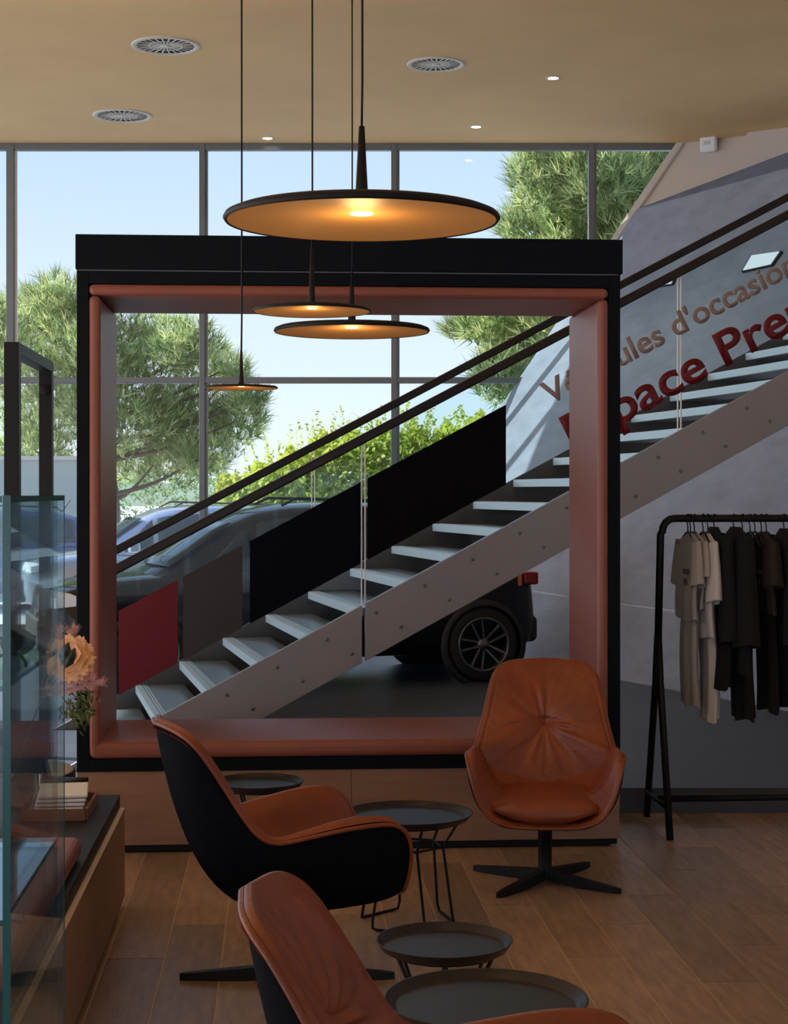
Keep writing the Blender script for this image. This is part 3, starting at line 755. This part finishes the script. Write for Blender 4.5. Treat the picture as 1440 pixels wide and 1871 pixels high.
ps = thing('paper_stack', 'folded white papers lying in the walnut tray', 'papers', on_bench(-.24, -.41) + Vector((0, 0, .0125)), RA + .1)
for k in range(5): MB().box((-.12 + .005*k, -.16, .018*k), (.09 + .006*k, .17, .018*k + .015)).build('sheet', M['paper'], ps, bevel=.006)
# bouquet
vs = thing('flower_vase', 'grey ceramic vase on the bench behind the glass case', 'vase', on_bench(-.40, -1.05), 0)
MB().lathe([(.001, 0), (.055, 0), (.075, .04), (.085, .12), (.07, .20), (.045, .25), (.05, .27), (.04, .265), (.035, .24), (.001, .05)], 28).build('vase_body', M['ceramic'], vs)
bq = thing('bouquet', 'bouquet with a large peach bloom and dusty pink plumes', 'bouquet', vs.location + Vector((0, 0, .27)), 0)
D_ = vs.location.y
pc = at(128, 1200, D_ - .1) - bq.location
fl_ = thing('peony', '', None); fl_.parent = bq; del fl_['label']
fl_.location = pc
cen = MB().lathe([(.001, .03), (.02, .025), (.028, 0), (.02, -.02), (.001, -.025)], 14).build('flower_heart', M['peach'], fl_)
pet = MB(); rows = []
for b in range(6):
    f = b / 5; rows.append([Vector(((u) * (.012 + .034 * math.sin(f * 2.2)), .010 + .05 * math.sin(f * 1.5), -.02 + .075 * f + .012 * (u * u) + .004 * math.sin(u * 7) * f)) for u in (-1, -.6, -.2, .2, .6, 1)])
pm_ = pet.grid(rows).mesh('petal'); pm_.materials.append(M['peach'])
for ringi, (n, tilt, sc) in enumerate(((6, 5, .70), (8, 28, .85), (10, 48, 1.0), (11, 70, 1.08))):
    for k in range(n):
        o = bpy.data.objects.new('petal', pm_); COL.objects.link(o); o.parent = fl_
        o.matrix_local = Matrix.Rotation(R(68), 4, 'X') @ Matrix.Rotation(2*math.pi*(k + .4*ringi)/n, 4, 'Z') @ Matrix.Rotation(R(-tilt), 4, 'X') @ Matrix.Scale(sc, 4)
for a, b in (((168, 1238), (60, 1262)), ((185, 1246), (70, 1275)), ((136, 1150), (100, 1240)), ((128, 1158), (90, 1240)), ((110, 1150), (85, 1250))):
    P1, P0 = at(*a, D_ - .05) - bq.location, at(*b, D_) - bq.location
    mb = MB(); dd = (P1 - P0); L = dd.length
    for k in range(420):
        f = rng.random() ** .8; bs = P0 + dd * (.15 + .85 * f); v = (dd.normalized() * .7 + Vector(rng.normal(0, .33, 3))).normalized() * (.02 + .03 * rng.random())
        sd = v.cross(Vector((0, 1, .2))).normalized() * .0018
        mb.add([bs - sd, bs + sd, bs + v], [(0, 1, 2)])
    mb.tube([P0, P0 + dd * .9], .0015, 5)
    o = mb.build('plume', M['pampas'], bq, fix=False)
for a, c, m in (((146, 1300), 90, 'green'), ((155, 1270), 60, 'green'), ((128, 1290), 60, 'green')):
    P1 = at(*a, D_) - bq.location; mb = MB()
    for k in range(c):
        bs = P1 + Vector(rng.normal(0, .022, 3)); v = Vector((rng.normal(.3, .5), rng.normal(0, .4), rng.normal(-.6, .5))).normalized() * .035
        sd = v.cross(Vector((0, 1, .3))).normalized() * .004
        mb.add([bs, bs + v * .5 + sd, bs + v, bs + v * .5 - sd], [(0, 1, 2, 3)])
    mb.build('foliage', M[m], bq, fix=False)
for a, b in (((118, 1222), (138, 1183)), ((112, 1215), (126, 1172))):
    P0, P1 = at(*a, D_ - .2) - bq.location, at(*b, D_ - .2) - bq.location; dd = P1 - P0; sd = dd.cross(Vector((0, 1, 0))).normalized() * .022
    MB().add([P0, P0 + dd*.35 + sd, P0 + dd*.7 + sd*.8, P1, P0 + dd*.7 - sd*.8, P0 + dd*.35 - sd, P0 + dd*.5 + Vector((0, -.012, 0))],
             [(0,1,6),(1,2,6),(2,3,6),(3,4,6),(4,5,6),(5,0,6)]).build('leaf', M['dgreen'], bq)
MB().tube([(0, 0, -.15), pc * .5 + Vector((0, 0, .02)), pc], .003, 6).build('stem', M['green'], bq)

# ================================================================== glass display case
cp = Vector(((18 - PX) / F * 2.4, 2.4, 0))
ca_ = thing('display_case', 'tall frameless glass display case with green edges at the left', 'display case', cp, RA)
CW, CD, CT = .60, .605, 1.946; gt = .010
MB().box((-CW, 0, 0), (0, CD, .80)).build('plinth', M['ceramic'], ca_, bevel=.004)
def gpane(a, b, name='glass_pane', m='cglass'): return MB().box(a, b).build(name, M[m], ca_)
gpane((-gt, gt, .80), (0, CD - gt, CT - gt)); gpane((-CW, gt, .80), (-CW + gt, CD - gt, CT - gt))
gpane((-CW, 0, .80), (0, gt, CT - gt)); gpane((-CW, CD - gt, .80), (0, CD, CT - gt))
tpn = gpane((-CW, 0, CT - gt), (0, CD, CT), 'top_pane')
e_ = .0012
def edge(a, b, par=ca_): return MB().box(a, b).build('glass_edge', M['teal'], par)
edge((-gt, -e_, .80), (e_, 0.002, CT)); edge((-CW, -e_, CT - gt), (-gt - .001, .0, CT - .001)); edge((0, .003, CT - gt), (e_, CD, CT - .001))
edge((0.0, CD - .004, .80), (e_, CD + e_, CT - gt))
for z in (H - 355 / F * 2.4, H - 785 / F * 2.4, .95):
    s_ = gpane((-CW + gt + .002, gt + .002, z - .008), (-gt - .002, CD - gt - .002, z), 'shelf')
    edge((-CW + .015, gt + .0005, z - .008), (-gt - .002, gt + .002, z), s_); edge((-gt - .002, gt + .003, z - .008), (-gt - .0005, CD - gt - .003, z), s_)
# sunglasses on the upper shelf
z1 = H - 355 / F * 2.4 + .001
for k, (u, v, rz, lab) in enumerate(((-.085, .42, .5, 'dark sunglasses at the back of the upper glass shelf'), (-.10, .12, -.2, 'dark sunglasses at the front of the upper glass shelf'))):
    g_ = thing('sunglasses', lab, 'sunglasses', cp + EX * u + EY * v + Vector((0, 0, z1)), RA + rz, 'sunglasses in the display case')
    for s in (-1, 1):
        pts = [(s * .034 + .026 * math.cos(a) * (1 + .1 * math.cos(2*a)), 0, .024 + .020 * math.sin(a)) for a in np.linspace(0, 2*math.pi, 20, endpoint=False)]
        MB().prism(pts, (0, .003, 0)).build('lens', M['carglass'], g_)
        MB().tube(pts, .003, 6, closed=True).build('rim', M['plastic'], g_)
        MB().tube([(s * .064, 0, .032), (s * .066, .09, .030), (s * .064, .125, .012), (s * .062, .135, .003)], .0028, 6).build('temple', M['plastic'], g_)
    MB().tube([(-.010, 0, .030), (0, -.002, .034), (.010, 0, .030)], .0028, 6).build('bridge', M['plastic'], g_)

# ================================================================== cafe chair and round table behind the bench
def cafe_chair(loc, rz, lab):
    t = thing('cafe_chair', lab, 'chair', loc, rz, 'metal leg chairs behind the bench')
    rows = [[Vector((x, y, .46 + .012 * math.cos(x * 9) * math.cos(y * 9))) for y in np.linspace(-.21, .21, 9)] for x in np.linspace(-.2, .22, 9)]
    MB().grid(rows).build('seat', M['plastic'], t, solid=.02)
    rows = [[Vector((-.20 - .10 * f + .07 * abs(u) ** 2, u * (.21 - .02 * f), .52 + .30 * f)) for u in np.linspace(-1, 1, 11)] for f in np.linspace(0, 1, 8)]
    MB().grid(rows).build('backrest', M['plastic'], t, solid=.018)
    for sx_, sy_ in ((1, 1), (1, -1), (-1, 1), (-1, -1)):
        MB().tube([(sx_ * .14, sy_ * .15, .45), (sx_ * .22, sy_ * .22, 0)], [.013, .009], 10).build('leg', M['chrome'], t)
    for s in (-1, 1): MB().tube([(-.17, s * .17, .45), (-.21, s * .19, .56)], .009, 8).build('back_support', M['chrome'], t)
cafe_chair((-1.86, 8.62, 0), R(70), 'black shell chair with chrome legs behind the glass case')
rt_ = thing('round_table', 'round white topped table with black rim left of the frame', 'table', (-2.2, 9.30, 0))
MB().lathe([(.001, .42), (.42, .42), (.43, .405), (.42, .39), (.001, .39)], 48).build('table_top', M['paper'], rt_)
MB().lathe([(.43, .412), (.436, .40), (.436, .355), (.42, .35), (.001, .35)], 48).build('rim', M['plastic'], rt_)
MB().lathe([(.03, .36), (.03, .03), (.25, .015), (.25, 0), (.001, 0)], 32).build('pedestal', M['plastic'], rt_)
# ================================================================== cars
def make_car(loc, heading, paint, label, L=4.75, W=1.9, HT=1.68, group='cars'):
    t = thing('car', label, 'car', loc, heading, group); hl = L / 2
    s = HT / 1.68
    #      x/hl   half w   zbot  zshoulder ztop
    st_ = [(-1.00, .60, .42, .62, .86), (-.985, .76, .34, .70, .98), (-.95, .86, .28, .80, 1.05), (-.85, .92, .25, .86, 1.08), (-.6, .95, .24, .88, 1.08), (-.3, .945, .23, .87, 1.05),
           (0, .94, .23, .86, 1.03), (.3, .94, .23, .86, 1.02), (.5, .945, .23, .86, 1.03), (.62, .945, .24, .86, 1.02), (.78, .93, .25, .83, .98), (.90, .88, .27, .78, .92), (.965, .78, .32, .70, .84), (1.0, .58, .40, .62, .74)]
    rows = []
    for x, hw, zb, zs, zt in st_:
        hw *= W / 1.9; half = [(0, zb), (hw * .80, zb), (hw * .95, zb + .06), (hw * .985, zb + .2), (hw, (zb + zs) / 2 + .05), (hw * .975, zs), (hw * .90, zt - .03), (hw * .80, zt), (hw * .4, zt + .025), (0, zt + .03)]
        ring = [Vector((x * hl, y, z * s)) for y, z in half] + [Vector((x * hl, -y, z * s)) for y, z in half[-2:0:-1]]
        rows.append(ring)
    mb = MB().grid(rows, True); mb.add(rows[0], [tuple(range(len(rows[0])))]); mb.add(rows[-1], [tuple(range(len(rows[-1])))])
    body = mb.build('body', paint, t, sub=1)
    gh = [(-.97, .68, .98, .60, 1.02), (-.90, .80, 1.02, .60, 1.40), (-.80, .84, 1.04, .62, 1.56), (-.55, .86, 1.03, .64, 1.65), (-.2, .86, 1.02, .66, 1.68), (.08, .86, 1.0, .64, 1.655), (.24, .86, 1.0, .60, 1.56), (.50, .83, .99, .66, 1.14), (.60, .78, .98, .68, 1.02)]
    rows = []
    for x, wb, zb, wt, zt in gh:
        wb *= W / 1.9; wt *= W / 1.9
        half = [(wb, zb), (wb + (wt - wb) * .45, zb + (zt - zb) * .5), (wt + .03, zt - .07), (wt - .06, zt - .012), (wt * .5, zt + .012), (0, zt + .02)]
        rows.append([Vector((x * hl, y, z * s)) for y, z in half] + [Vector((x * hl, -y, z * s)) for y, z in half[-2::-1]])
    MB().grid(rows).build('cabin', paint, t, sub=1)
    def gh_pt(x, f, side):                        # point on the cabin flank
        for a, b in zip(gh[:-1], gh[1:]):
            if a[0] <= x <= b[0]:
                k = (x - a[0]) / (b[0] - a[0]); wb, zb, wt, zt = [p + (q - p) * k for p, q in zip(a[1:], b[1:])]
        zt -= .07; wt += .03
        return Vector((x * hl, side * ((wb + (wt - wb) * f) * W / 1.9 + .008), (zb + (zt - zb) * f) * s))
    for side in (-1, 1):
        for xa, xb in ((-.78, -.58), (-.55, -.20), (-.17, .17)):
            lo, hi = .14, .93
            r = [[gh_pt(xa + (xb - xa) * k / 5, f, side) for k in range(6)] for f in np.linspace(lo, hi, 5)]
            MB().grid(r).build('side_window', M['carglass'], t, solid=.006)
        r = [[gh_pt(.20 + .18 * k / 4, .14 + (.80 - .5 * k / 4) * f, side) for k in range(5)] for f in np.linspace(0, 1, 4)]
        MB().grid(r).build('side_window', M['carglass'], t, solid=.006)
        m_ = MB().box((.30 * hl, side * .95, 1.02 * s), (.37 * hl, side * 1.12, 1.17 * s)).build('mirror', paint, t, bevel=.03, seg=3)
        h = [(.97, .50), (.93, .80), (.86, .86), (.88, .78), (.955, .52)]
        MB().prism([(x * hl + .03, side * y, (.74 + .02 * i_ ) * s) for i_, (x, y) in enumerate(h)], (0, 0, .09)).build('headlight', M['headlamp'], t)
        MB().box((-.985 * hl - .02, side * .48 - .2, .90 * s), (-.93 * hl, side * .62 + .2, 1.02 * s)).build('tail_light', M['tail'], t, bevel=.02)
        MB().box((-.90 * hl, side * .925 - .006, .90 * s), (-.885 * hl, side * .925 + .006, 1.02 * s)).build('marker_strip', M['amber'], t)
    ws = []
    for f in np.linspace(.08, .90, 6):
        x = .575 - (.575 - .27) * f; z = 1.055 + (1.53 - 1.055) * f; hw = .70 - .11 * f
        ws.append([Vector((x * hl + .012 - .10 * (u * u), u * hw, z * s + .03 - .015 * u * u)) for u in np.linspace(-1, 1, 9)])
    MB().grid(ws).build('windshield', M['carglass'], t, solid=.006)
    rw = []
    for f in np.linspace(.1, .9, 5):
        x = -.955 + .09 * f; z = 1.08 + .36 * f; rw.append([Vector((x * hl - .03 + .06 * u * u, u * (.64 - .06 * f), z * s)) for u in np.linspace(-1, 1, 7)])
    MB().grid(rw).build('rear_window', M['carglass'], t, solid=.006)
    MB().box((-1.0 * hl - .03, -.70, .34 * s), (-.90 * hl, .70, .60 * s)).build('rear_bumper', M['plastic'], t, bevel=.06, seg=3)
    MB().box((.93 * hl, -.62, .36 * s), (1.0 * hl + .02, .62, .66 * s)).build('grille', M['plastic'], t, bevel=.03, seg=3)
    wr = .355 * s
    for xw in (-.735, .595):
        for side in (-1, 1):
            wn = bpy.data.objects.new('wheel', None); COL.objects.link(wn); wn.parent = t; bpy.data.objects.remove(wn)
            T = Matrix.Translation((xw * hl, side * (W / 2 - .10), wr)) @ Matrix.Rotation(R(-90 * side), 4, 'X')
            ty = MB().lathe([(wr * .70, .10), (wr * .90, .115), (wr * .985, .08), (wr, 0), (wr * .985, -.10), (wr * .7, -.11)], 48).xf(T).build('tyre', M['tyre'], t)
            rm = MB().lathe([(wr * .72, .10), (wr * .70, .115), (wr * .66, .10), (wr * .64, -.02), (wr * .64, -.08)], 48).xf(T).build('rim', M['alloy'], ty)
            sk = MB()
            for k in range(5):
                for dd in (-.16, .16):
                    a = 2 * math.pi * k / 5; q = Matrix.Rotation(a, 4, 'Z')
                    pts = [Vector((.03, dd * .12 - .008, .085)), Vector((.03, dd * .12 + .008, .085)), Vector((wr * .67, dd * .36 + .012, .10)), Vector((wr * .67, dd * .36 - .012, .10))]
                    sk.prism([q @ p for p in pts], (0, 0, -.025))
            sk.lathe([(.001, .10), (.05, .098), (.06, .06)], 16)
            sk.xf(T).build('spokes', M['alloy'], ty)
            MB().lathe([(.001, -.02), (wr * .64, -.02)], 32).xf(T).build('brake_disc', M['dark'], ty)
            MB().lathe([(wr * 1.03, .115), (wr * 1.17, .118), (wr * 1.18, .05), (wr * 1.0, .0)], 40).xf(T).build('arch_trim', M['plastic'], t)
    for y in (-.60, .60): MB().tube([(-.70 * hl, y, 1.60 * s), (-.66 * hl, y, 1.68 * s), (0, y, 1.725 * s), (.06 * hl, y, 1.66 * s)], .014, 8).build('roof_rail', M['plastic'], t)
    MB().tube([(-.74 * hl, 0, 1.60 * s), (-.80 * hl, 0, 1.80 * s)], [.012, .005], 8).build('antenna', M['plastic'], t)
    return t
psi = R(17)
# black car: right rear wheel column and rear end fix the place
cr_rear = Vector(((985 - PX) / F * 16.35, 16.35, FZ))
hd = Vector((-math.cos(psi), -math.sin(psi), 0)); nn = Vector((-math.sin(psi), math.cos(psi), 0))
ctr = cr_rear + hd * 2.375 + nn * .78
make_car(ctr, math.atan2(hd.y, hd.x), M['car_b'], 'black sport utility car parked under the stairs, tail to the right', HT=1.70)
make_car(Vector((-3.3, 25.6, 0)), R(197), M['car_s'], 'silver car parked outside, its roof above the black car', HT=1.76)
make_car(Vector((-7.4, 28.6, 0)), R(200), M['car_n'], 'deep blue car outside at the left behind the glass case', HT=1.70)

# ================================================================== outdoors
def pine(name, label, D, blobs, m1, m2, n, trunk, nl=.34, seed=1):
    g = np.random.default_rng(seed); t = thing(name, label, 'tree', (trunk[0], D, 0), 0, 'trees beyond the window')
    o0 = np.array([trunk[0], D, 0.0])
    mbs = [([], []), ([], [])]
    vol = np.array([b[2] * b[3] for b in blobs], float); vol /= vol.sum()
    for bi, (px, py, rx, ry) in enumerate(blobs):
        c = np.array(at(px, py, D + g.normal(0, .7))); rx_, rz_ = rx / F * D, ry / F * D
        cnt = int(n * vol[bi])
        d = g.normal(size=(cnt, 3)); d /= np.linalg.norm(d, axis=1)[:, None]
        rad = g.random(cnt) ** .42
        pos = c + d * rad[:, None] * np.array([rx_, (rx_ + rz_) / 2, rz_])
        for p, dv in zip(pos, d):
            V, Fc = mbs[0 if g.random() < .55 else 1]
            ax = dv * .55 + np.array([0, 0, .85]) + g.normal(0, .25, 3); ax /= np.linalg.norm(ax)
            for k in range(8):
                v = ax + g.normal(0, .42, 3); v /= np.linalg.norm(v); v *= nl * (.6 + .6 * g.random())
                sd = np.cross(v, g.normal(size=3)); sd /= np.linalg.norm(sd) + 1e-9; sd *= .011
                b = len(V); V.extend([p - sd - o0, p + sd - o0, p + v - o0]); Fc.append((b, b + 1, b + 2))
    for (V, Fc), m in zip(mbs, (m1, m2)):
        me = bpy.data.meshes.new('foliage'); me.from_pydata([tuple(v) for v in V], [], Fc); me.materials.append(m)
        o = bpy.data.objects.new('foliage', me); COL.objects.link(o); o.parent = t; o['kind'] = 'stuff'
    base = Vector((0, 0, 0)); tp = Vector((trunk[1] - trunk[0], 0, trunk[2]))
    MB().tube(smooth_path([base, base.lerp(tp, .35) + Vector((.12, .1, 0)), base.lerp(tp, .7) + Vector((-.1, 0, 0)), tp], 5), [.20 - .14 * k / 15 for k in range(16)], 10).build('trunk', M['bark'], t)
    for (px, py, rx, ry) in blobs:
        c = at(px, py, D) - Vector((trunk[0], D, 0)); f = max(.25, min(.95, (c.z - .8) / tp.z)); a = base.lerp(tp, f)
        MB().tube(smooth_path([a, a.lerp(c, .5) + Vector((0, .1, -.12)), c], 4), [.06 - .045 * k / 8 for k in range(9)], 7).build('branch', M['bark'], t)
    return t
pine('pine_tree', 'large spreading pine tree behind the left half of the window', 34, [(60, 590, 90, 70), (110, 560, 70, 60), (-20, 640, 90, 90), (180, 640, 90, 75), (280, 640, 80, 65), (345, 640, 65, 60), (400, 680, 45, 50), (90, 720, 110, 90), (230, 760, 110, 80), (330, 770, 90, 75), (430, 770, 58, 58), (450, 735, 40, 30), (280, 850, 120, 50), (60, 820, 80, 50), (370, 835, 60, 40), (437, 690, 24, 36)],
     M['needle'], M['needle2'], 6200, ((190 - PX) / F * 34, (200 - PX) / F * 34, 4.6), seed=3)
pine('pine_tree', 'pale green pine tree behind the right half of the window', 28, [(1000, 330, 70, 60), (1090, 320, 80, 70), (1180, 330, 80, 70), (980, 420, 75, 65), (1080, 430, 90, 80), (1170, 450, 90, 80), (960, 510, 65, 55), (900, 590, 70, 50), (960, 620, 80, 60), (1040, 600, 90, 70), (920, 690, 60, 50), (985, 720, 70, 60), (1000, 270, 60, 40), (1120, 260, 90, 40), (1200, 270, 60, 50), (850, 600, 38, 30)],
     M['needle'], M['needle2'], 5600, ((1060 - PX) / F * 28, (1070 - PX) / F * 28, 6.2), seed=5)
def hedge(label, D, tops, n, seed, cat='hedge', m='leaf', shoots=40, name='hedge'):
    g = np.random.default_rng(seed); xs = [p[0] for p in tops]; ys = [p[1] for p in tops]
    base = at((xs[0] + xs[-1]) / 2, 900, D); t = thing(name, label, cat, (base.x, D, 0), 0, 'shrubs beyond the window')
    V = []; Fc = []
    def leafq(p, s):
        a = g.normal(size=3); a /= np.linalg.norm(a); b_ = np.cross(a, g.normal(size=3)); b_ /= np.linalg.norm(b_) + 1e-9
        k = len(V); V.extend([p - a * s, p + b_ * s * .45, p + a * s, p - b_ * s * .45]); Fc.append((k, k + 1, k + 2, k + 3))
    for _ in range(n):
        px = g.uniform(xs[0], xs[-1]); zt = at(0, np.interp(px, xs, ys), D).z * (1 + .04 * math.sin(px * .11) + .03 * math.sin(px * .31))
        z = zt * (1 - g.random() ** 1.7 * .98); X = (px - PX) / F * D
        leafq(np.array([X - base.x, g.normal(0, .45), z]), .05 + .03 * g.random())
    for _ in range(shoots):
        px = g.uniform(xs[0], xs[-1]); zt = at(0, np.interp(px, xs, ys), D).z; X = (px - PX) / F * D; hh = .25 + .55 * g.random() ** 1.5; yy = g.normal(0, .35); lean = g.normal(0, .12)
        for k in range(16): leafq(np.array([X - base.x + lean * k / 16 + g.normal(0, .02), yy, zt - .1 + hh * k / 16]), .045)
    me = bpy.data.meshes.new('foliage'); me.from_pydata([tuple(v) for v in V], [], Fc); me.materials.append(M[m])
    o = bpy.data.objects.new('foliage', me); COL.objects.link(o); o.parent = t; o['kind'] = 'stuff'
    for k in range(5):
        X = ((xs[0] + (xs[-1] - xs[0]) * (k + .5) / 5) - PX) / F * D - base.x
        MB().tube([(X, 0, 0), (X + .05, .05, .6), (X - .05, 0, 1.4)], [.05, .035, .015], 7).build('stem', M['bark'], t)
hedge('yellow green shrub hedge with tall shoots behind the handrails', 30.5, [(400, 885), (470, 862), (540, 830), (600, 800), (660, 800), (720, 790), (790, 790), (850, 800)], 26000, 11, shoots=80)
hedge('leafy green shrub right of the hedge, behind the black film panel', 33, [(770, 830), (820, 785), (880, 770), (940, 765), (990, 800)], 10000, 12, shoots=15)
hedge('dark distant hedge line low behind the left pine', 46, [(-200, 850), (200, 868), (400, 872), (600, 872)], 9000, 13, shoots=0, m='needle')
ow = thing('garden_wall', 'pale green rendered wall outside at the left', 'wall', (-6.4, 31, 0))
MB().box((-4, 0, 0), (.75, .25, 2.55)).build('wall_body', M['render'], ow); MB().box((-4.05, -.05, 2.55), (.8, .3, 2.62)).build('coping', M['white'], ow)
hl_ = MB(); rows = [[Vector((X, 240 + 40 * f, (5.5 + 2.5 * math.sin(X * .031) + 1.2 * math.sin(X * .09)) * f)) for X in np.linspace(-160, 160, 60)] for f in (0, .6, 1)]
tag(hl_.grid(rows).build('hillside', M['hill']), 'low hazy hillside on the horizon', 'hill', kind='structure')
